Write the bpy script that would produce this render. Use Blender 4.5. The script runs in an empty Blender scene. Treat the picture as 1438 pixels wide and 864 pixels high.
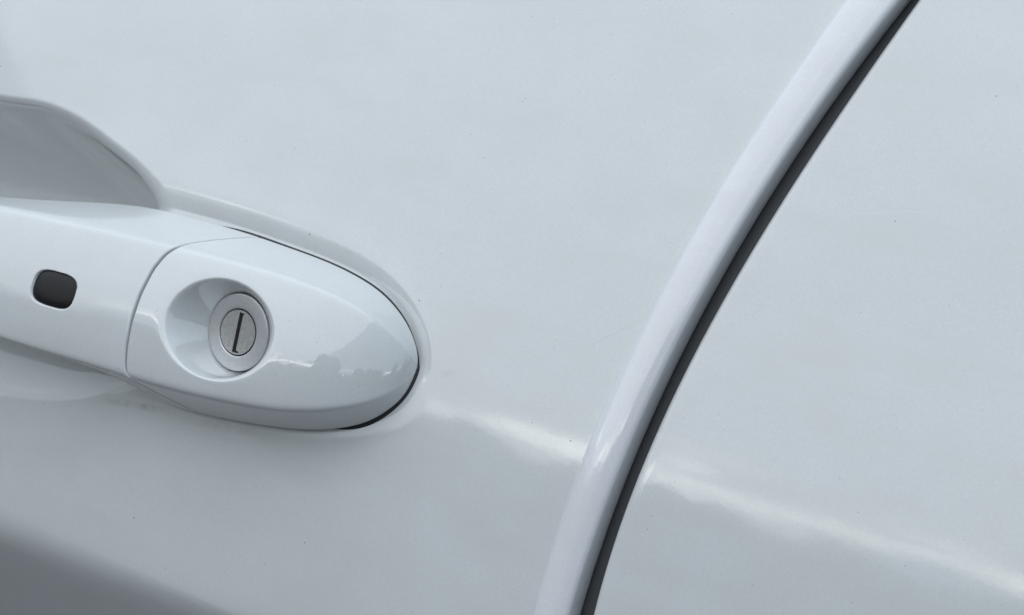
import bpy, math, random
import numpy as np
from mathutils import Matrix, Vector

scene = bpy.context.scene
col = scene.collection
R = math.radians
HC = 0.95                       # height of the picture's centre on the door above the ground (m)
MM = 0.001

# ------------------------------------------------------------------ camera
IW, IH, F = 1438.0, 864.0, 2000.0
DIST, YAW, PITCH, ROLL = 0.28, R(30), R(6), R(11.8)
fwd = np.array([-math.sin(YAW)*math.cos(PITCH), math.cos(YAW)*math.cos(PITCH), -math.sin(PITCH)])
r0 = np.cross(fwd, [0, 0, 1.0]); r0 /= np.linalg.norm(r0)
u0 = np.cross(r0, fwd)
cr = math.cos(ROLL)*r0 + math.sin(ROLL)*u0
cu = -math.sin(ROLL)*r0 + math.cos(ROLL)*u0
CP = -DIST*fwd                   # camera position relative to the door point at the picture's centre
cam = bpy.data.cameras.new('camera')
cam.sensor_width = 36.0
cam.lens = 36.0*F/IW
cam.clip_start = 0.01
cam.clip_end = 2000.0
camo = bpy.data.objects.new('camera', cam)
col.objects.link(camo)
m = Matrix.Identity(4)
for i in range(3):
    m[i][0] = cr[i]; m[i][1] = cu[i]; m[i][2] = -fwd[i]; m[i][3] = CP[i]
m[2][3] += HC
camo.matrix_world = m
scene.camera = camo

# ------------------------------------------------------------------ sky, sun, exposure
SUN_EL, SUN_AZ = R(42), R(205)
world = bpy.data.worlds.new('World')
scene.world = world
world.use_nodes = True
nt = world.node_tree
nt.nodes.clear()
def wn(t, **k):
    n = nt.nodes.new(t)
    for a, b in k.items(): setattr(n, a, b)
    return n
out = wn('ShaderNodeOutputWorld'); bg = wn('ShaderNodeBackground')
bg.inputs['Strength'].default_value = 0.1
sky = wn('ShaderNodeTexSky', sky_type='NISHITA', sun_disc=False)
sky.sun_elevation = SUN_EL; sky.sun_rotation = SUN_AZ
tc = wn('ShaderNodeTexCoord')
sep = wn('ShaderNodeSeparateXYZ')
mp = wn('ShaderNodeMapping'); mp.inputs['Scale'].default_value = (1.0, 1.0, 3.0)
nz = wn('ShaderNodeTexNoise'); nz.inputs['Scale'].default_value = 2.0; nz.inputs['Detail'].default_value = 6.0
nz.inputs['Roughness'].default_value = 0.55
rp = wn('ShaderNodeValToRGB')                       # cloud deck, grey to white
e = rp.color_ramp.elements
e[0].position = 0.30; e[0].color = (8.0, 9.6, 11.2, 1)
e[1].position = 0.72; e[1].color = (11.6, 13.5, 15.3, 1)
# an overcast sky is brightest overhead: (1 + 2 sin h) / 3
grd = wn('ShaderNodeMapRange'); grd.inputs['From Min'].default_value = 0.0; grd.inputs['From Max'].default_value = 1.0
grd.inputs['To Min'].default_value = 0.6; grd.inputs['To Max'].default_value = 1.0
dk = wn('ShaderNodeVectorMath', operation='SCALE')
# thin bright breaks low in the cloud deck, all round the horizon
mp2 = wn('ShaderNodeMapping'); mp2.inputs['Scale'].default_value = (2.4, 2.4, 22.0); mp2.inputs['Location'].default_value = (-0.10, 0.84, 0.4)
nz2 = wn('ShaderNodeTexNoise'); nz2.inputs['Scale'].default_value = 1.6; nz2.inputs['Detail'].default_value = 5.0; nz2.inputs['Roughness'].default_value = 0.6
brk = wn('ShaderNodeMapRange'); brk.inputs['From Min'].default_value = 0.54; brk.inputs['From Max'].default_value = 0.66
low = wn('ShaderNodeMapRange'); low.inputs['From Min'].default_value = 0.14; low.inputs['From Max'].default_value = 0.06
mul = wn('ShaderNodeMath', operation='MULTIPLY')
brc = wn('ShaderNodeVectorMath', operation='SCALE'); brc.inputs[0].default_value = (60.0, 59.0, 51.0)
add = wn('ShaderNodeVectorMath', operation='ADD')
mx = wn('ShaderNodeMix', data_type='RGBA'); mx.inputs['Factor'].default_value = 0.88
L = nt.links.new
L(tc.outputs['Generated'], mp.inputs['Vector']); L(mp.outputs['Vector'], nz.inputs['Vector'])
L(tc.outputs['Generated'], mp2.inputs['Vector']); L(mp2.outputs['Vector'], nz2.inputs['Vector'])
L(tc.outputs['Generated'], sep.inputs['Vector'])
L(nz.outputs['Fac'], rp.inputs['Fac']); L(sep.outputs['Z'], grd.inputs['Value'])
L(rp.outputs['Color'], dk.inputs[0]); L(grd.outputs['Result'], dk.inputs['Scale'])
L(nz2.outputs['Fac'], brk.inputs['Value']); L(sep.outputs['Z'], low.inputs['Value'])
L(brk.outputs['Result'], mul.inputs[0]); L(low.outputs['Result'], mul.inputs[1])
L(mul.outputs['Value'], brc.inputs['Scale'])
L(dk.outputs['Vector'], add.inputs[0]); L(brc.outputs['Vector'], add.inputs[1])
L(sky.outputs['Color'], mx.inputs['A']); L(add.outputs['Vector'], mx.inputs['B'])
L(mx.outputs['Result'], bg.inputs['Color']); L(bg.outputs['Background'], out.inputs['Surface'])

sl = bpy.data.lights.new('sun', 'SUN')
sl.energy = 1.1; sl.angle = R(80); sl.color = (1.0, 0.98, 0.96)
so = bpy.data.objects.new('sun', sl); col.objects.link(so)
sd = Vector((math.sin(SUN_AZ)*math.cos(SUN_EL), math.cos(SUN_AZ)*math.cos(SUN_EL), math.sin(SUN_EL)))
so.rotation_euler = sd.to_track_quat('Z', 'Y').to_euler()
so.location = (0, -2, 4)

scene.render.engine = 'CYCLES'
vs = scene.view_settings
vs.view_transform = 'Standard'; vs.look = 'None'; vs.gamma = 1.0; vs.use_curve_mapping = False
vs.exposure = -0.19

# ------------------------------------------------------------------ maths
TILT0 = R(10.5); RAD = 0.65
def base(x, z):                  # the door's crowned skin: y (inwards positive)
    return math.tan(TILT0)*z + z*z/(2*RAD) + (x+0.02)**2/(2*3.0)
def ray(px, py):
    d = fwd + cr*((px-IW/2)/F) + cu*((IH/2-py)/F)
    return d
def P(px, py, off=0.0):          # photo pixel -> (x, z) on the skin moved by off (mm, inwards positive)
    d = ray(px, py); y = 0.0
    for _ in range(25):
        t = (y - CP[1])/d[1]; p = CP + d*t
        y = base(p[0], p[2]) + off*MM
    return p[0], p[2]
def pchip(x, y, xi):
    x = np.asarray(x, float); y = np.asarray(y, float)
    h = np.diff(x); dl = np.diff(y)/h
    d = np.zeros_like(y)
    for i in range(1, len(x)-1):
        if dl[i-1]*dl[i] > 0:
            w1 = 2*h[i]+h[i-1]; w2 = h[i]+2*h[i-1]
            d[i] = (w1+w2)/(w1/dl[i-1]+w2/dl[i])
    d[0] = dl[0]; d[-1] = dl[-1]
    k = np.clip(np.searchsorted(x, xi)-1, 0, len(x)-2)
    t = (xi-x[k])/h[k]
    t2, t3 = t*t, t*t*t
    return (2*t3-3*t2+1)*y[k]+(t3-2*t2+t)*h[k]*d[k]+(-2*t3+3*t2)*y[k+1]+(t3-t2)*h[k]*d[k+1]
def table(x, y, sig=10, n=600):  # smoothed lookup of a traced curve
    x = np.asarray(x, float); o = np.argsort(x); x = x[o]; y = np.asarray(y, float)[o]
    g = np.linspace(x[0], x[-1], n); v = pchip(x, y, g)
    k = int(4*sig); w = np.exp(-0.5*(np.arange(-k, k+1)/sig)**2); w /= w.sum()
    vp = np.concatenate([2*v[0]-v[k:0:-1], v, 2*v[-1]-v[-2:-k-2:-1]])
    v = np.convolve(vp, w, 'valid')
    return lambda q: np.interp(q, g, v)
def sstep(t):
    t = np.clip(t, 0, 1); return t*t*t*(t*(6*t-15)+10)
def closed_curve(pts, n=14):     # closed Catmull-Rom
    p = np.asarray(pts, float); N = len(p); o = []
    for i in range(N):
        a, b, c, d = p[i-1], p[i], p[(i+1) % N], p[(i+2) % N]
        for t in np.linspace(0, 1, n, endpoint=False):
            o.append(0.5*((2*b)+(c-a)*t+(2*a-5*b+4*c-d)*t*t+(3*b-a-3*c+d)*t**3))
    return np.array(o)
def sdf(X, Z, poly):             # distance, positive inside
    sh = X.shape; x = X.ravel(); z = Z.ravel()
    best = np.full(x.shape, 1e9); ins = np.zeros(x.shape, bool)
    N = len(poly)
    for i in range(N):
        ax, az = poly[i]; bx, bz = poly[(i+1) % N]
        ex, ez = bx-ax, bz-az; l2 = ex*ex+ez*ez
        if l2 < 1e-18: continue
        t = np.clip(((x-ax)*ex+(z-az)*ez)/l2, 0, 1)
        best = np.minimum(best, (x-ax-t*ex)**2+(z-az-t*ez)**2)
        if az != bz:
            c = ((az > z) != (bz > z)) & (x < (bx-ax)*(z-az)/(bz-az)+ax)
            ins ^= c
    d = np.sqrt(best)
    return np.where(ins, d, -d).reshape(sh)

# ------------------------------------------------------------------ mesh helpers
def link(name, verts, faces, mat, parent=None, smooth=True):
    me = bpy.data.meshes.new(name)
    me.from_pydata([tuple(v) for v in verts], [], faces)
    me.validate()
    if smooth:
        me.polygons.foreach_set('use_smooth', [True]*len(me.polygons))
    me.materials.append(mat)
    o = bpy.data.objects.new(name, me); col.objects.link(o)
    if parent is not None: o.parent = parent
    return o
def grid_faces(nu, nv, closed_v=False, flip=False, start=0):
    f = []
    mv = nv if closed_v else nv-1
    for i in range(nu-1):
        for j in range(mv):
            a = start+i*nv+j; b = start+i*nv+(j+1) % nv; c = start+(i+1)*nv+(j+1) % nv; d = start+(i+1)*nv+j
            f.append((a, d, c, b) if flip else (a, b, c, d))
    return f
def thing(name, label, cat, loc):
    o = bpy.data.objects.new(name, None); col.objects.link(o)
    o.location = loc; o['label'] = label; o['category'] = cat
    o.empty_display_size = 0.05
    return o

# ------------------------------------------------------------------ materials
def mat(name, colr, rough=0.4, metal=0.0, coat=0.0, coat_rough=0.03):
    m = bpy.data.materials.new(name); m.use_nodes = True
    b = m.node_tree.nodes['Principled BSDF']
    b.inputs['Base Color'].default_value = (*colr, 1)
    b.inputs['Roughness'].default_value = rough
    b.inputs['Metallic'].default_value = metal
    b.inputs['Coat Weight'].default_value = coat
    b.inputs['Coat Roughness'].default_value = coat_rough
    b.inputs['Coat IOR'].default_value = 1.75
    return m, m.node_tree, b
def noise(t, scale, detail=2.0, rough=0.5, vec=None):
    n = t.nodes.new('ShaderNodeTexNoise')
    n.inputs['Scale'].default_value = scale; n.inputs['Detail'].default_value = detail
    n.inputs['Roughness'].default_value = rough
    if vec is not None: t.links.new(vec, n.inputs['Vector'])
    return n
def ramp(t, fac, stops):
    r = t.nodes.new('ShaderNodeValToRGB'); e = r.color_ramp.elements
    e[0].position, e[0].color = stops[0][0], (*stops[0][1], 1)
    e[1].position, e[1].color = stops[1][0], (*stops[1][1], 1)
    for p, c in stops[2:]:
        q = e.new(p); q.color = (*c, 1)
    t.links.new(fac, r.inputs['Fac']); return r
def mixc(t, fac, a, b, mode='MIX'):
    n = t.nodes.new('ShaderNodeMix'); n.data_type = 'RGBA'; n.blend_type = mode
    for s, v in (('Factor', fac), ('A', a), ('B', b)):
        if hasattr(v, 'links') or hasattr(v, 'is_linked'): t.links.new(v, n.inputs[s])
        else: n.inputs[s].default_value = v if s == 'Factor' else (*v, 1)
    return n.outputs['Result']
def paint(name, colr, rough=0.35, speck=1.0, coat_rough=0.03, peel=0.06, scratches=()):
    m, t, b = mat(name, colr, rough, 0, 1.0, coat_rough)
    tcn = t.nodes.new('ShaderNodeTexCoord'); v = tcn.outputs['Object']
    dust = noise(t, 55, 5, 0.6, v)
    dr = ramp(t, dust.outputs['Fac'], [(0.35, (0, 0, 0)), (0.75, (1, 1, 1))])
    c = mixc(t, dr.outputs['Color'], colr, tuple(x*y for x, y in zip(colr, (0.955, 0.95, 0.94))))
    # sparse grit specks
    for sc, th, dark in ((190, 0.040, 0.35), (420, 0.055, 0.8), (1100, 0.11, 1.7)):
        vo = t.nodes.new('ShaderNodeTexVoronoi'); vo.inputs['Scale'].default_value = sc
        vo.inputs['Randomness'].default_value = 1.0
        t.links.new(v, vo.inputs['Vector'])
        rr = ramp(t, vo.outputs['Distance'], [(th*0.6, (1, 1, 1)), (th, (0, 0, 0))])
        sp = t.nodes.new('ShaderNodeSeparateColor'); t.links.new(vo.outputs['Color'], sp.inputs['Color'])
        gate = ramp(t, sp.outputs[0], [(0.78, (0, 0, 0)), (0.81, (speck, speck, speck))])
        mul = t.nodes.new('ShaderNodeMath'); mul.operation = 'MULTIPLY'
        t.links.new(rr.outputs['Color'], mul.inputs[0]); t.links.new(gate.outputs['Color'], mul.inputs[1])
        c = mixc(t, mul.outputs[0], c, (0.25*dark+0.05, 0.24*dark+0.05, 0.21*dark+0.05))
    fg = noise(t, 2100, 2, 0.7, v)                                 # fine dust grain
    fr_ = ramp(t, fg.outputs['Fac'], [(0.40, (0.955, 0.955, 0.955)), (0.62, (1, 1, 1))])
    c = mixc(t, 1.0, c, fr_.outputs['Color'], 'MULTIPLY')
    mpn = t.nodes.new('ShaderNodeMapping'); mpn.inputs['Scale'].default_value = (26, 26, 95)
    mpn.inputs['Rotation'].default_value = (0, R(6), 0)
    t.links.new(v, mpn.inputs['Vector'])
    wipe = noise(t, 1.0, 6, 0.62, mpn.outputs['Vector'])          # old wipe marks in the dust film
    wr = ramp(t, wipe.outputs['Fac'], [(0.48, (0, 0, 0)), (0.78, (1, 1, 1))])
    c = mixc(t, wr.outputs['Color'], c, tuple(x*y for x, y in zip(colr, (0.91, 0.905, 0.89))))
    for x0, z0, x1, z1, wd, cc, st in scratches:
        sx_ = t.nodes.new('ShaderNodeSeparateXYZ'); t.links.new(v, sx_.inputs[0])
        ln_ = math.hypot(x1-x0, z1-z0); ux, uz = (x1-x0)/ln_, (z1-z0)/ln_
        def lin(ax, az, k):
            m1 = t.nodes.new('ShaderNodeMath'); m1.operation = 'MULTIPLY_ADD'
            t.links.new(sx_.outputs['X'], m1.inputs[0]); m1.inputs[1].default_value = ax; m1.inputs[2].default_value = k
            m2 = t.nodes.new('ShaderNodeMath'); m2.operation = 'MULTIPLY_ADD'
            t.links.new(sx_.outputs['Z'], m2.inputs[0]); m2.inputs[1].default_value = az; t.links.new(m1.outputs[0], m2.inputs[2])
            m3 = t.nodes.new('ShaderNodeMath'); m3.operation = 'ABSOLUTE'; t.links.new(m2.outputs[0], m3.inputs[0])
            return m3.outputs[0]
        xm, zm = (x0+x1)/2, (z0+z1)/2
        ra_ = t.nodes.new('ShaderNodeMapRange'); ra_.inputs['From Min'].default_value = wd; ra_.inputs['From Max'].default_value = wd*0.3
        t.links.new(lin(-uz, ux, uz*xm-ux*zm), ra_.inputs['Value'])
        rb_ = t.nodes.new('ShaderNodeMapRange'); rb_.inputs['From Min'].default_value = ln_*0.5; rb_.inputs['From Max'].default_value = ln_*0.2
        t.links.new(lin(ux, uz, -ux*xm-uz*zm), rb_.inputs['Value'])
        mm_ = t.nodes.new('ShaderNodeMath'); mm_.operation = 'MULTIPLY'
        t.links.new(ra_.outputs[0], mm_.inputs[0]); t.links.new(rb_.outputs[0], mm_.inputs[1])
        m5_ = t.nodes.new('ShaderNodeMath'); m5_.operation = 'MULTIPLY'; m5_.inputs[1].default_value = st
        if st > 0.24:                                               # grime breaks up, a scratch does not
            gn = noise(t, 380, 5, 0.6, v); gr_ = ramp(t, gn.outputs['Fac'], [(0.30, (0, 0, 0)), (0.72, (1, 1, 1))])
            m6_ = t.nodes.new('ShaderNodeMath'); m6_.operation = 'MULTIPLY'
            t.links.new(mm_.outputs[0], m6_.inputs[0]); t.links.new(gr_.outputs['Color'], m6_.inputs[1])
            t.links.new(m6_.outputs[0], m5_.inputs[0])
        else:
            t.links.new(mm_.outputs[0], m5_.inputs[0])
        c = mixc(t, m5_.outputs[0], c, cc)
    t.links.new(c, b.inputs['Base Color'])
    # orange peel in the clear coat, a dusty bloom on its gloss
    op = noise(t, 700, 2, 0.5, v)
    bp = t.nodes.new('ShaderNodeBump'); bp.inputs['Strength'].default_value = peel
    bp.inputs['Distance'].default_value = 0.00012
    t.links.new(op.outputs['Fac'], bp.inputs['Height'])
    t.links.new(bp.outputs['Normal'], b.inputs['Coat Normal'])
    mr = t.nodes.new('ShaderNodeMapRange')
    mr.inputs['To Min'].default_value = coat_rough; mr.inputs['To Max'].default_value = coat_rough*1.8
    t.links.new(dr.outputs['Color'], mr.inputs['Value']); t.links.new(mr.outputs['Result'], b.inputs['Coat Roughness'])
    return m
M_DOOR = paint('white_car_paint', (0.74, 0.76, 0.765), 0.4, 1.0, 0.045, 0.03,
               [(*P(a, b), *P(c, d), w*MM, k, st) for a, b, c, d, w, k, st in (
                   (818, 492, 908, 446, 0.22, (0.5, 0.5, 0.5), 0.22), (640, 300, 700, 262, 0.14, (0.6, 0.6, 0.6), 0.2),
                   (1180, 300, 1330, 296, 0.2, (0.85, 0.86, 0.86), 0.2), (1040, 520, 1120, 470, 0.12, (0.6, 0.6, 0.6), 0.2),
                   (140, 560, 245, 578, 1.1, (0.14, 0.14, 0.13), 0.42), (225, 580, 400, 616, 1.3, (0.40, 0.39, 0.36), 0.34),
                   (618, 530, 640, 520, 1.0, (0.4, 0.4, 0.4), 0.25))])
M_HANDLE = paint('handle_white_paint', (0.75, 0.77, 0.775), 0.35, 1.0, 0.012)
M_HANDLE.node_tree.nodes['Principled BSDF'].inputs['Coat IOR'].default_value = 1.9
M_GRIP = paint('grip_white_paint', (0.75, 0.77, 0.775), 0.4, 1.0, 0.10)
M_GUARD = paint('edge_guard_white', (0.86, 0.87, 0.90), 0.3, 0.5, 0.05)
M_RUBBER_SHADE, t_, b_ = mat('black_rubber_shade', (0.035, 0.036, 0.038), 0.65)  # gasket rubber, also the painted shadow line along the cap's upper edge
M_SEAL, t_, b_ = mat('grey_seal_rubber', (0.055, 0.056, 0.058), 0.6)
n_ = noise(t_, 1500, 3); bp_ = t_.nodes.new('ShaderNodeBump'); bp_.inputs['Strength'].default_value = 0.15
bp_.inputs['Distance'].default_value = 0.0002
t_.links.new(n_.outputs['Fac'], bp_.inputs['Height']); t_.links.new(bp_.outputs['Normal'], b_.inputs['Normal'])
M_BUTTON, t_, b_ = mat('black_button_rubber', (0.009, 0.009, 0.010), 0.38)
b_.inputs['Specular IOR Level'].default_value = 0.32
M_DARK, t_, b_ = mat('keyway_black', (0.008, 0.008, 0.009), 0.6)
def metal_mat(name, colr, rough, amt):
    m, t, b = mat(name, colr, rough, 1.0)
    tcn = t.nodes.new('ShaderNodeTexCoord')
    n = noise(t, 1400, 4, 0.65, tcn.outputs['Object'])
    r = ramp(t, n.outputs['Fac'], [(0.3, tuple(x*(1-amt) for x in colr)), (0.7, tuple(min(1, x*(1+amt)) for x in colr))])
    t.links.new(r.outputs['Color'], b.inputs['Base Color'])
    bp = t.nodes.new('ShaderNodeBump'); bp.inputs['Strength'].default_value = 0.25; bp.inputs['Distance'].default_value = 0.0001
    t.links.new(n.outputs['Fac'], bp.inputs['Height']); t.links.new(bp.outputs['Normal'], b.inputs['Normal'])
    return m
M_RING = metal_mat('satin_chrome', (0.66, 0.67, 0.68), 0.5, 0.05)
M_PLUG = metal_mat('worn_nickel', (0.66, 0.655, 0.64), 0.42, 0.16)
M_GROUND, t_, b_ = mat('asphalt', (0.07, 0.07, 0.072), 0.9)
n_ = noise(t_, 3.0, 6); r_ = ramp(t_, n_.outputs['Fac'], [(0.3, (0.045, 0.045, 0.047)), (0.7, (0.065, 0.065, 0.065))])
t_.links.new(r_.outputs['Color'], b_.inputs['Base Color'])
M_TREE, t_, b_ = mat('far_foliage', (0.05, 0.07, 0.04), 0.8)

# ------------------------------------------------------------------ ground and the far trees that the paint mirrors
S = 400
g = link('ground', [(-S, -S, 0), (S, -S, 0), (S, S, 0), (-S, S, 0)], [(0, 1, 2, 3)], M_GROUND, None, False)
g['kind'] = 'structure'

import bmesh
rnd = random.Random(4)
bm = bmesh.new()
for i in range(150):
    a = R(-100+200*i/149+rnd.uniform(-1.5, 1.5)); dd = rnd.uniform(24, 32)
    hh = 1.6+1.2*rnd.random()+(rnd.uniform(2.2, 3.8) if R(3) < a < R(11) else 2.5 if rnd.random() < 0.2 and a > R(12) else 0)
    r_ = rnd.uniform(1.2, 2.4)
    mm = Matrix.Translation((math.sin(a)*dd, -math.cos(a)*dd, hh*0.5)) @ Matrix.Diagonal((r_, r_, hh*0.55, 1))
    res = bmesh.ops.create_icosphere(bm, subdivisions=3, radius=1.0, matrix=mm)
    for v in res['verts']:
        v.co += Vector((rnd.uniform(-1, 1), rnd.uniform(-1, 1), rnd.uniform(-1, 1)))*0.22
me = bpy.data.meshes.new('far_trees'); bm.to_mesh(me); bm.free(); me.materials.append(M_TREE)
ft = bpy.data.objects.new('far_trees', me); col.objects.link(ft)
ft['kind'] = 'stuff'; ft['label'] = 'far belt of dark trees and bushes mirrored in the white paint'; ft['category'] = 'trees'

# ------------------------------------------------------------------ things
car = thing('car', 'white car seen close up at its door handle, key lock and curved panel gap', 'car', (0, 0, HC))
# ------------------------------------------------------------------ traced edges of the edge guard and gap
TL = [(1188, 0), (1117, 101), (1063, 184), (1002, 280), (967, 335), (933, 400), (902, 465), (859, 558), (824, 636), (806, 683), (775, 778), (753, 863)]
TR = [(1272, 0), (1188, 104), (1133, 187), (1074, 280), (1032, 351), (993, 416), (957, 487), (925, 559), (891, 636), (859, 711), (831, 789), (813, 864)]
TQ = [(1291, 0), (1188, 149), (1100, 280), (1032, 400), (996, 458), (946, 559), (912, 636), (877, 725), (845, 831), (835, 864)]
def edge_fn(tr, off, deg=3):
    p = np.array([P(a, b, off) for a, b in tr])
    c = np.polyfit(p[:, 1], p[:, 0], deg); dc = np.polyder(c)
    lo, hi = p[:, 1].min()-0.02, p[:, 1].max()+0.02
    def f(z):
        z = np.asarray(z, float); q = np.clip(z, lo, hi)
        return np.polyval(c, q)+np.polyval(dc, q)*(z-q)
    return f
TL = [(a-4, b) for a, b in TL]; TR = [(a-5-5*b/864, b) for a, b in TR]; TQ = [(a-4-2*b/864, b) for a, b in TQ]
fL = edge_fn(TL, -0.8); fR = edge_fn(TR, -0.6); fQ = edge_fn(TQ, 0.0)
ZLO, ZHI = -0.30, 0.22
def spaced(lo, a, b, hi, fine, coarse):
    return np.unique(np.round(np.concatenate([np.arange(lo, a, coarse), np.arange(a, b, fine), np.arange(b, hi+coarse*0.5, coarse)]), 6))

# ------------------------------------------------------------------ the handle's surface: lofted sections
N_ = (586, 519)
xn, zn = P(*N_)
xn += 0.00005
def hfront(x):                   # depth of the front face (m) along the handle
    t = np.clip((x-XF)/(xn-XF), 0, 1)
    nose = np.power(np.clip(1-t**2.0, 0, 1), 0.56)
    out_ = 0.0045*sstep((XS-x)/0.06)
    return 0.0145*nose+out_
XF = P(300, 465, -14)[0]; XS = P(188, 450, -16.5)[0]
def smap(x): return np.sqrt(np.clip(xn-x, 0, None))
def liftT(x): return 0.0004+0.010*sstep((P(215, 286)[0]-x)/0.045)
def liftB(x): return 0.0006+0.008*sstep((P(235, 560)[0]-x)/0.035)
def trace(pts, depth):
    o = []
    for a, b in pts:
        off = 0.0
        for _ in range(40):
            x, z = P(a, b, off); off = -depth(np.array(x))*1000
        if x < xn-1e-6: o.append((smap(x), z))
    o.append((0.0, zn)); o = sorted(o); r = [o[0]]
    for q in o[1:]:
        if q[0] > r[-1][0]+0.002: r.append(q)
    return table([q[0] for q in r], [q[1] for q in r])
fT = trace([(587, 505), (584, 480), (575, 455), (558, 428), (535, 404), (505, 384), (460, 362), (400, 340), (340, 319), (280, 302), (225, 288), (195, 284), (150, 281), (80, 280), (0, 275), (-60, 270), (-300, 245), (-600, 215)], liftT)
h1 = lambda x: hfront(x)*0.97
h2 = lambda x: hfront(x)*1.05
fC1 = trace([(576, 497), (556, 474), (530, 450), (500, 430), (460, 410), (420, 394), (360, 374), (280, 353), (200, 334), (100, 312), (0, 290), (-60, 279), (-300, 240), (-600, 200)], h1)
fC2 = trace([(578, 530), (556, 549), (520, 564), (480, 573), (430, 578), (380, 576), (330, 568), (260, 553), (190, 534), (120, 513), (60, 495), (0, 476), (-60, 458), (-300, 390), (-600, 310)], h2)
fB = trace([(580, 537), (568, 556), (550, 575), (528, 591), (500, 602), (465, 607), (430, 608), (380, 603), (330, 595), (290, 587), (250, 577), (210, 558), (170, 528), (120, 508), (60, 489), (0, 470), (-60, 452), (-300, 385), (-600, 305)], liftB)
s_ = np.linspace(0, smap(np.array(P(150, 420)[0])), 70)
xs_ = xn-s_**2
cap_loop = np.array([(x, fT(np.array(q))) for q, x in zip(s_[::-1], xs_[::-1])]+[(x, fB(np.array(q))) for q, x in zip(s_[1:], xs_[1:])], float)

# ------------------------------------------------------------------ door panel
pocket = [P(a, b) for a, b in [(-80, 128), (0, 140), (60, 150), (110, 172), (160, 208), (195, 236), (224, 268), (240, 320), (238, 400), (222, 480), (195, 530),
          (150, 556), (110, 570), (60, 575), (0, 569), (-80, 552), (-250, 500), (-420, 440), (-520, 330), (-500, 210), (-380, 135), (-220, 118)]]
pocket = closed_curve(pocket)
pad = [P(a, b) for a, b in [(215, 246), (300, 266), (400, 296), (490, 332), (560, 386), (602, 452), (612, 520), (592, 582), (545, 616), (460, 634), (380, 632), (300, 618), (230, 596),
          (150, 560), (120, 450), (150, 320)]]
pad = closed_curve(pad)
c0 = P(0, 742); c1 = P(320, 864)
cs = (c1[1]-c0[1])/(c1[0]-c0[0])
def door_y(X, Z):
    y = base(X, Z)
    d = sdf(X, Z, pocket)
    zc = P(100, 400)[1]
    bot = sstep((zc+0.002-Z)/0.016)
    x0_, x1_ = P(125, 252)[0], P(268, 280)[0]
    dep = 0.046*(1-0.92*sstep((X-x0_)/(x1_-x0_))*(1-bot))*(1-0.74*bot)
    w = 0.036+0.030*bot; lip = 0.0024+0.0065*bot; p_ = 2.2-1.1*bot
    d = d-0.0008*(1-bot)
    ds = np.where(d < -lip, 0, np.where(d > lip, d, (d+lip)**2/(4*lip)))
    y = y + dep*(1-np.power(1-np.clip(ds/w, 0, 1), p_))
    # shallow valley between the pressed pad line and the end cap
    e = sdf(X, Z, pad); c = np.clip(-sdf(X, Z, cap_loop), 0, None)
    t = np.clip(e, 0, None)/(np.clip(e, 0, None)+c+1e-6)
    val = (0.0007-0.0006*sstep((zn+0.004-Z)/0.014))*(0.10*t+0.90*t*t)
    y = y + val
    zl = c0[1]+cs*(X-c0[0])
    q = zl - Z; s = 0.0022
    soft = 0.5*(q+np.sqrt(q*q+s*s))
    soft2 = 0.5*((q-0.07)+np.sqrt((q-0.07)**2+0.02**2))
    y = y + 0.74*soft - 0.6*soft2
    return y
zz = spaced(ZLO, -0.078, 0.072, ZHI, 0.0004, 0.004)
us = np.unique(np.concatenate([np.linspace(0, 0.5, 60), np.linspace(0.5, 1, 430)]))
XLEFT = -0.42
xe = fL(zz)+0.0045                # skin runs on under the guard
Xg = XLEFT+(xe[:, None]-XLEFT)*us[None, :]
# finer where the picture is
Zg = np.repeat(zz[:, None], len(us), 1)
Yg = door_y(Xg, Zg)
V = np.stack([Xg, Yg, Zg], -1).reshape(-1, 3)
dp = link('door_panel', V, grid_faces(len(zz), len(us), flip=False), M_DOOR, car)
so_ = dp.modifiers.new('thickness', 'SOLIDIFY'); so_.thickness = 0.001; so_.offset = -1

# ------------------------------------------------------------------ edge guard: swept bead that wraps the door's edge
pw = np.array([0, 0.012, 0.05, 0.13, 0.30, 0.48, 0.62, 0.70, 0.80, 0.92, 0.985, 1.0, 0.995])
ph = np.array([-0.60, 0.75, 1.28, 1.70, 2.08, 2.24, 2.24, 2.16, 2.0, 1.72, 1.25, -0.30, -7.0])
tt = np.concatenate([[0], np.cumsum(np.hypot(np.diff(pw)*11, np.diff(ph)))])
fine = np.unique(np.concatenate([np.linspace(0, tt[-2], 70), np.linspace(tt[-2], tt[-1], 8)]))
pwf = pchip(tt, pw, fine); phf = pchip(tt, ph, fine)
k = np.exp(-0.5*(np.arange(-6, 7)/1.6)**2); k /= k.sum()
def sm(a):
    return np.concatenate([a[:2], np.convolve(np.pad(a, 6, 'edge'), k, 'valid')[2:-2], a[-2:]])
pwf, phf = sm(pwf), sm(phf)
zg = spaced(ZLO, -0.085, 0.08, ZHI, 0.0012, 0.006)
xl, xr = fL(zg), fR(zg)
X = xl[:, None]+(xr-xl)[:, None]*pwf[None, :]
Z = np.repeat(zg[:, None], len(fine), 1)
Y = base(X, Z)-phf[None, :]*MM
eg = link('edge_guard', np.stack([X, Y, Z], -1).reshape(-1, 3), grid_faces(len(zg), len(fine)), M_GUARD, car)
eg['label'] = 'glossy white trim strip capping the curved rear edge of the door'

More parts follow.
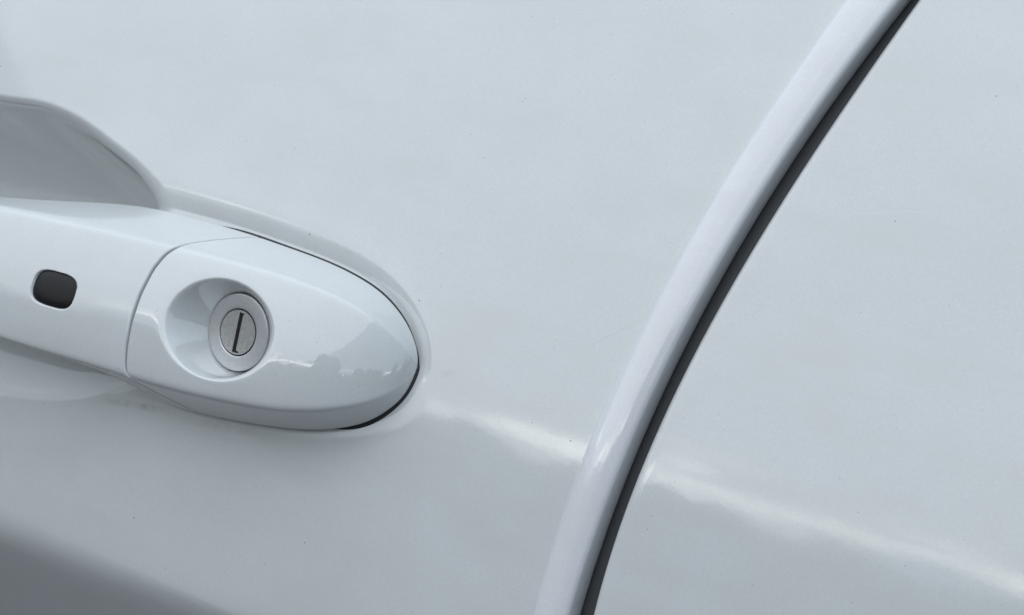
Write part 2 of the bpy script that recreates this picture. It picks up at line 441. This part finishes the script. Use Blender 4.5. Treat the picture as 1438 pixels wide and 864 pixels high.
# ------------------------------------------------------------------ body side of the gap
zq = spaced(ZLO, -0.085, 0.08, ZHI, 0.0015, 0.006)
xq = fQ(zq)
rolls = [(0.0010, 0.0090), (0.0004, 0.0060), (0.0, 0.0014), (0.00012, 0.0008), (0.00045, 0.00032), (0.0009, 0.00008), (0.0015, 0.0)]
tail = np.concatenate([np.linspace(0.003, 0.03, 14), np.linspace(0.035, 0.12, 30), np.linspace(0.13, 0.45, 20)])
offx = np.concatenate([[a for a, b in rolls], tail]); offy = np.concatenate([[b for a, b in rolls], tail*0])
X = xq[:, None]+offx[None, :]; Z = np.repeat(zq[:, None], len(offx), 1)
Y = base(X, Z)+offy[None, :]+0.0002
qp = link('rear_quarter_panel', np.stack([X, Y, Z], -1).reshape(-1, 3), grid_faces(len(zq), len(offx)), M_DOOR, car)
so_ = qp.modifiers.new('thickness', 'SOLIDIFY'); so_.thickness = 0.001; so_.offset = -1
# rubber seal lying in the gap
sx = np.array([-0.004, -0.0025, -0.001, 0.0002, 0.0012, 0.0022, 0.0030, 0.0036])
X = fR(zq)[:, None] + np.linspace(-0.0015, 1, 9)[None, :]*((fQ(zq)+0.002)-fR(zq))[:, None]
Z = np.repeat(zq[:, None], 9, 1)
Y = base(X, Z)+0.0026+0.0012*(np.linspace(-1, 1, 9)[None, :]**2)
seal = link('gap_seal', np.stack([X, Y, Z], -1).reshape(-1, 3), grid_faces(len(zq), 9), M_SEAL, car)
so_ = seal.modifiers.new('thickness', 'SOLIDIFY'); so_.thickness = 0.006; so_.offset = -1

XEND = P(-330, 330, -8)[0]
nT, nF, nU, nBk = 80, 170, 70, 40
ks = np.concatenate([np.linspace(0, 1, nT, endpoint=False), 1+np.linspace(0, 1, nF, endpoint=False), 2+np.linspace(0, 1, nU, endpoint=False), 3+np.linspace(0, 1, nBk, endpoint=False)])
NK = len(ks)
SEAM_T, SEAM_B = 0.0125, 0.0135
offk = np.where(ks < 1, SEAM_T*(1-ks)**1.3, np.where(ks < 2, -0.0008*np.sin(np.pi*(ks-1))*0, np.where(ks < 3, SEAM_B*np.clip(ks-2, 0, 1)**1.0, SEAM_B+(SEAM_T-SEAM_B)*(ks-3))))
# the seam bows on the front face, as traced
fr = np.clip(ks-1, 0, 1)
bow = np.interp(fr, [0, 0.08, 0.2, 0.4, 0.6, 0.8, 0.93, 1.0], [0.0035, 0.0012, -0.0002, -0.0010, -0.0010, -0.0004, 0.0004, 0.0014])
offk = np.where((ks >= 1) & (ks < 2), bow, offk + np.where(ks < 1, 0.0035, np.where(ks >= 2, 0.0014, 0)))
kk = np.exp(-0.5*(np.arange(-12, 13)/4.0)**2); kk /= kk.sum()
offk = np.convolve(np.pad(offk, 12, 'wrap'), kk, 'valid')
SIG = 5.5
fq = np.fft.rfftfreq(NK)
gk = np.exp(-2*(np.pi*fq*SIG)**2)
def surf(X):                     # X: (nu, NK) x positions -> points before local details
    s = smap(X)
    zT, zC1, zC2, zB = fT(s), fC1(s), fC2(s), fB(s)
    yT, yB = -liftT(X), -liftB(X)
    y1, y2 = -h1(X), -h2(X)
    yT = np.maximum(yT, y1*0.9-0.0004); 
    # far end of the grip, out of the picture, comes back to the door
    e = np.sqrt(np.clip(1-np.clip((XEND+0.04-X)/0.04, 0, 1)**2, 0, 1))
    zm = 0.5*(zC1+zC2)
    zT, zC1, zC2, zB = [zm+(q-zm)*e for q in (zT, zC1, zC2, zB)]
    y1, y2, yT, yB = [q*(0.15+0.85*e) for q in (y1, y2, yT, yB)]
    k = ks[None, :]; t = k-np.floor(k)
    y = np.where(k < 1, yT+(y1-yT)*t, np.where(k < 2, y1+(y2-y1)*t, np.where(k < 3, y2+(yB-y2)*t, yB+(yT-yB)*t)))
    z = np.where(k < 1, zT+(zC1-zT)*t, np.where(k < 2, zC1+(zC2-zC1)*t, np.where(k < 3, zC2+(zB-zC2)*t, zB+(zT-zB)*t)))
    ln = np.abs(zC1-zC2)
    y = y - np.where((k >= 1) & (k < 2), 0.055*ln*4*t*(1-t)*(0.5+0.5*np.minimum(1, hfront(X)/0.012)), 0)
    y = y - np.where(k < 1, 0.02*np.abs(y1-yT)*4*t*(1-t), 0)
    y = np.fft.irfft(np.fft.rfft(y, axis=1)*gk, NK, axis=1)
    z = np.fft.irfft(np.fft.rfft(z, axis=1)*gk, NK, axis=1)
    y = y + base(X, z)
    return np.stack([X, y, z], -1)
FRONT = (ks > 0.75) & (ks < 2.4)

# --- keyhole dish
FACE_OFF, LOCK_OFF = -15.3, -8.9
rim_l, rim_r = P(231, 463, FACE_OFF), P(379, 478, FACE_OFF)
rim_t, rim_b = P(306, 389, FACE_OFF), P(318, 540, FACE_OFF)
rc = np.array([(rim_l[0]+rim_r[0])/2, (rim_t[1]+rim_b[1])/2]); ra = (rim_r[0]-rim_l[0])/2; rb = (rim_t[1]-rim_b[1])/2
lt, lb = P(341, 410, LOCK_OFF), P(328, 524.5, LOCK_OFF)
ll, lr = P(292, 458, LOCK_OFF), P(377, 474, LOCK_OFF)
lc = np.array([(ll[0]+lr[0])/2, (lt[1]+lb[1])/2])
lrad = ((lt[1]-lb[1])+(lr[0]-ll[0]))/4
LY = base(lc[0], lc[1])+LOCK_OFF*MM
print('DISH rim a,b mm %.2f %.2f  lock r %.2f (h %.2f v %.2f) centres %s %s' % (ra*1e3, rb*1e3, lrad*1e3, (lr[0]-ll[0])*500, (lt[1]-lb[1])*500, rc*1e3, lc*1e3))
print('handle: nose x %.1f seam x %.1f end x %.1f' % (xn*1e3, XS*1e3, XEND*1e3))
def dish(p):
    x, y, z = p[..., 0], p[..., 1], p[..., 2]
    near = (np.abs(x-rc[0]) < ra*1.5) & (np.abs(z-rc[1]) < rb*1.5) & FRONT[None, :]
    xs, zs, ys = x[near], z[near], y[near]
    r_in = lrad+0.0001
    lo = np.full(xs.shape, -0.5); hi = np.full(xs.shape, 1.6)
    def inside(l):
        cx = lc[0]+(rc[0]-lc[0])*l; cz = lc[1]+(rc[1]-lc[1])*l
        a = r_in+(ra-r_in)*l; b = r_in+(rb-r_in)*l
        return ((xs-cx)/a)**2+((zs-cz)/b)**2 < 1
    for _ in range(30):
        mid = 0.5*(lo+hi); i = inside(mid)
        hi = np.where(i, mid, hi); lo = np.where(i, lo, mid)
    l = 0.5*(lo+hi)
    q = 1-l; s = 0.10
    w = 0.5*(q+np.sqrt(q*q+s*s))-0.5*(-0.6+np.sqrt(0.36+s*s))   # rounded rim
    w = np.clip(w, 0, 1.02)
    target = LY+0.0004+0.003*sstep(-l/0.12)
    y2 = ys+(target-ys)*np.minimum(w, 1)
    y = y.copy(); y[near] = y2
    q = p.copy(); q[..., 1] = y
    return q
# --- touch button seat on the grip
BOFF = -16.8
bpts = [P(a, b, BOFF) for a, b in [(64, 378), (98, 386), (107, 396), (104, 427), (95, 434), (58, 426), (48, 414), (50, 387)]]
bc = np.mean(bpts, 0)+np.array([0.0006, 0])
bang = math.atan2(bpts[1][1]-bpts[0][1], bpts[1][0]-bpts[0][0])*0.3
bu = 0.5*(P(106, 410, BOFF)[0]-P(49, 400, BOFF)[0]); bv = 0.5*(P(80, 380, BOFF)[1]-P(76, 432, BOFF)[1])
print('button half mm', bu*1e3, bv*1e3)
bu *= 0.92; bv *= 0.97
def btn_metric(x, z):
    return (np.abs((x-bc[0])/bu)**3.2+np.abs((z-bc[1])/bv)**3.2)**(1/3.2)
def seat(p):
    x, y, z = p[..., 0], p[..., 1], p[..., 2]
    m_ = btn_metric(x, z)
    y = y+np.where(FRONT[None, :], 0.0012*sstep((1.03-m_)/0.07), 0)
    q = p.copy(); q[..., 1] = y
    return q

def closed_loft(Xu, w, name, mtl, parent, detail, edge_sign, seam_row):
    """Xu: station x, w: how much of the seam's lean each station takes."""
    X = Xu[:, None]+w[:, None]*offk[None, :]
    p = detail(surf(X))
    rows = [p]
    # rolled edge at the seam and a wall running inside
    row = p[seam_row]; nxt = p[seam_row-1 if seam_row else 1]
    tang = row-nxt; tang /= np.linalg.norm(tang, axis=1)[:, None]
    along = np.roll(row, -1, 0)-np.roll(row, 1, 0)
    nrm = np.cross(along, tang); nrm /= np.linalg.norm(nrm, axis=1)[:, None]
    cen = row.mean(0); sg = np.sign(((row-cen)*nrm).sum(1).mean()); nrm *= sg
    rr = 0.00045 if edge_sign > 0 else 0.00028
    ex = []
    for a in (20, 40, 60, 80, 90):
        a = R(a); ex.append(row+tang*rr*math.sin(a)-nrm*rr*(1-math.cos(a)))
    ex.append(ex[-1]-nrm*0.0025)
    ex = np.array(ex)
    allp = np.concatenate([p, ex], 0) if seam_row else np.concatenate([ex[::-1], p], 0)
    nu = allp.shape[0]
    V = allp.reshape(-1, 3); F = grid_faces(nu, NK, closed_v=True, flip=False)
    F.append(tuple(range(NK-1, -1, -1))); F.append(tuple((nu-1)*NK+j for j in range(NK)))
    o = link(name, V, F, mtl, parent)
    return o
GAP = 0.00030
# grip (left of the seam)
gx = np.unique(np.concatenate([XEND+0.0002+0.04*(1-np.cos(np.linspace(0, np.pi/2, 30))), np.linspace(XEND+0.04, XS-0.05, 40), np.arange(XS-0.05, XS-GAP-0.0004, 0.00022)]))
gw = sstep((gx-(XS-0.03))/0.028)
gx = gx-0.0
grip = closed_loft(gx, gw, 'door_handle', M_GRIP, car, seat, 1, len(gx)-1)
grip['label'] = 'white pull handle with a black touch pad and a keyhole end piece'
# end cap (right of the seam)
th = np.linspace(0, np.pi/2, 170)
xa = np.arange(XS+GAP+0.0004, XF+0.012, 0.00019)
xb = xa[-1]+(xn-xa[-1]-0.00002)*np.sin(np.linspace(0, np.pi/2, 150))[1:]
cx = np.concatenate([xa, xb]); cw = 1-sstep((cx-(XS+0.004))/0.030)
cap = closed_loft(cx, cw, 'handle_end_cap', M_HANDLE, grip, dish, -1, 0)
cap['label'] = 'rounded white end piece of the handle holding the key lock'

# ------------------------------------------------------------------ lock
def ring_profile(name, prof, mtl, parent, n=96, c=None):
    c = lc if c is None else c
    V = []
    for r_, d_ in prof:
        for i in range(n):
            a = 2*math.pi*i/n
            V.append((c[0]+r_*math.cos(a), LY+d_, c[1]+r_*math.sin(a)))
    o = link(name, V, grid_faces(len(prof), n, closed_v=True, flip=False), mtl, parent, True)
    return o
ri = lrad*0.60
ring = ring_profile('lock_ring', [(lrad*0.985, 0.004), (lrad*0.985, 0.00030), (lrad*0.98, 0.00010), (lrad*0.965, 0.00001), (lrad*0.95, 0), (lrad*0.80, 0), (ri*1.07, 0), (ri*1.05, 0.00001), (ri*1.02, 0.00006), (ri*1.005, 0.0002), (ri, 0.003)], M_RING, grip)
import bmesh
pr = ri*0.945
slot = [(-0.11, 0.92), (0.17, 0.90), (0.17, 0.83), (0.11, 0.83), (0.11, -0.82), (0.27, -0.85), (0.27, -0.93), (-0.11, -0.94)]
bm = bmesh.new()
nC = 72
outer = [bm.verts.new((pr*math.cos(2*math.pi*i/nC), 0, pr*math.sin(2*math.pi*i/nC))) for i in range(nC)]
inner = [bm.verts.new((a*pr, 0, b*pr*0.98)) for a, b in slot]
eds = [bm.edges.new((l_[i], l_[(i+1) % len(l_)])) for l_ in (outer, inner) for i in range(len(l_))]
bmesh.ops.triangle_fill(bm, edges=eds, use_beauty=True, use_dissolve=False)
for lp, dd, sc in ((outer, 0.0025, 1.02), (inner, 0.0022, 1.0)):
    nv = [bm.verts.new((v.co.x*sc, dd, v.co.z*sc)) for v in lp]
    for i in range(len(lp)):
        j = (i+1) % len(lp)
        bm.faces.new((lp[i], lp[j], nv[j], nv[i]))
bmesh.ops.recalc_face_normals(bm, faces=bm.faces)
me = bpy.data.meshes.new('lock_plug'); bm.to_mesh(me); bm.free()
me.materials.append(M_PLUG)
plug = bpy.data.objects.new('lock_plug', me); col.objects.link(plug); plug.parent = grip
plug.location = (lc[0], LY+0.00006, lc[1]); plug.rotation_euler = (0, R(1.5), 0)
# the dark inside of the keyway, and the groove round the plug
V = []; sl_ = [(-0.2, 1.0), (0.4, 1.0), (0.4, -1.0), (-0.2, -1.0)]
for dd in (0.00035, 0.0022):
    V += [(lc[0]+a*pr, LY+dd, lc[1]+b*pr) for a, b in sl_]
kw = link('keyway', V, [(0, 1, 2, 3), (7, 6, 5, 4), (0, 4, 5, 1), (1, 5, 6, 2), (2, 6, 7, 3), (3, 7, 4, 0)], M_DARK, grip, False)
gr = ring_profile('lock_groove', [(ri*1.03, 0.0014), (ri*0.97, 0.0013), (pr*0.97, 0.0014)], M_DARK, grip)

# ------------------------------------------------------------------ touch button
def button():
    by = None
    n = 72; V = []; 
    # surface height under the button from the loft
    Xs = np.full((1, NK), bc[0]); q = surf(Xs)[0]
    fr_ = (ks > 1) & (ks < 2)
    zs = q[fr_, 2]; ys = q[fr_, 1]; o = np.argsort(zs)
    Xs2 = np.full((1, NK), bc[0]+0.003); q2 = surf(Xs2)[0]
    y2s = q2[fr_, 1]; o2 = np.argsort(q2[fr_, 2])
    def sy(x, z):
        a = np.interp(z, zs[o], ys[o]); b = np.interp(z, q2[fr_, 2][o2], y2s[o2])
        return a+(b-a)*(x-bc[0])/0.003
    rings = [(1.02, 0.0016), (1.015, 0.00075), (0.99, 0.00045), (0.93, 0.00030), (0.6, 0.00018), (0.25, 0.00015)]
    for f_, d_ in rings:
        for i in range(n):
            a = 2*math.pi*i/n; c_, s_ = math.cos(a), math.sin(a)
            rr = f_/((abs(c_)**3.2+abs(s_)**3.2)**(1/3.2))
            x = bc[0]+bu*rr*c_; z = bc[1]+bv*rr*s_
            V.append((x, sy(x, z)+d_, z))
    F = grid_faces(len(rings), n, closed_v=True, flip=False)
    F.append(tuple((len(rings)-1)*n+i for i in range(n)))
    o_ = link('touch_button', V, F, M_BUTTON, grip)
    o_['label'] = 'small rounded square black touch pad on the grip'
button()

# ------------------------------------------------------------------ gasket between end cap and door; its black upper run is a painted shadow line
loop = cap_loop[np.argmax(cap_loop[:, 0])-66:np.argmax(cap_loop[:, 0])+38]
tg = np.roll(loop, -1, 0)-np.roll(loop, 1, 0); tg /= np.linalg.norm(tg, axis=1)[:, None]
nr = np.stack([-tg[:, 1], tg[:, 0]], -1); nr[0], nr[-1] = nr[1], nr[-2]; nr *= np.sign(((loop-cap_loop.mean(0))*nr).sum(1).mean())
low_right = sstep(((nr[:, 0]*0.84-nr[:, 1]*0.54)-0.60)/0.40)
ends = sstep(np.minimum(np.arange(len(loop)), len(loop)-1-np.arange(len(loop)))/14.0)
outset = -0.0016+0.00145*ends-0.00048*sstep((nr[:, 1]-0.2)/0.5)+0.0010*low_right

V = []
for ex_, dd in ((-0.0030, -0.0006), (-0.0006, -0.0005), (0, 0.0001), (0.0001, 0.004)):
    for (x, z), n2, o2 in zip(loop, nr, outset):
        px_, pz_ = x+n2[0]*(o2+ex_), z+n2[1]*(o2+ex_)
        V.append((px_, base(px_, pz_)+dd, pz_))
nl = len(loop)
F_ = grid_faces(4, nl, flip=True)
gk_ = link('handle_gasket_shade', V, F_, M_RUBBER_SHADE, grip)

# recalc normals once for all parts
for o in col.objects:
    if o.type == 'MESH' and o.name not in ('ground', 'lock_plug', 'far_trees'):
        bm = bmesh.new(); bm.from_mesh(o.data)
        if o.name in ('door_handle', 'handle_end_cap', 'keyway', 'handle_gasket_shade', 'touch_button'):
            bmesh.ops.recalc_face_normals(bm, faces=bm.faces)
        else:
            s = sum(f.normal.y*f.calc_area() for f in bm.faces)
            if s > 0: bmesh.ops.reverse_faces(bm, faces=bm.faces)
        bm.to_mesh(o.data); bm.free()
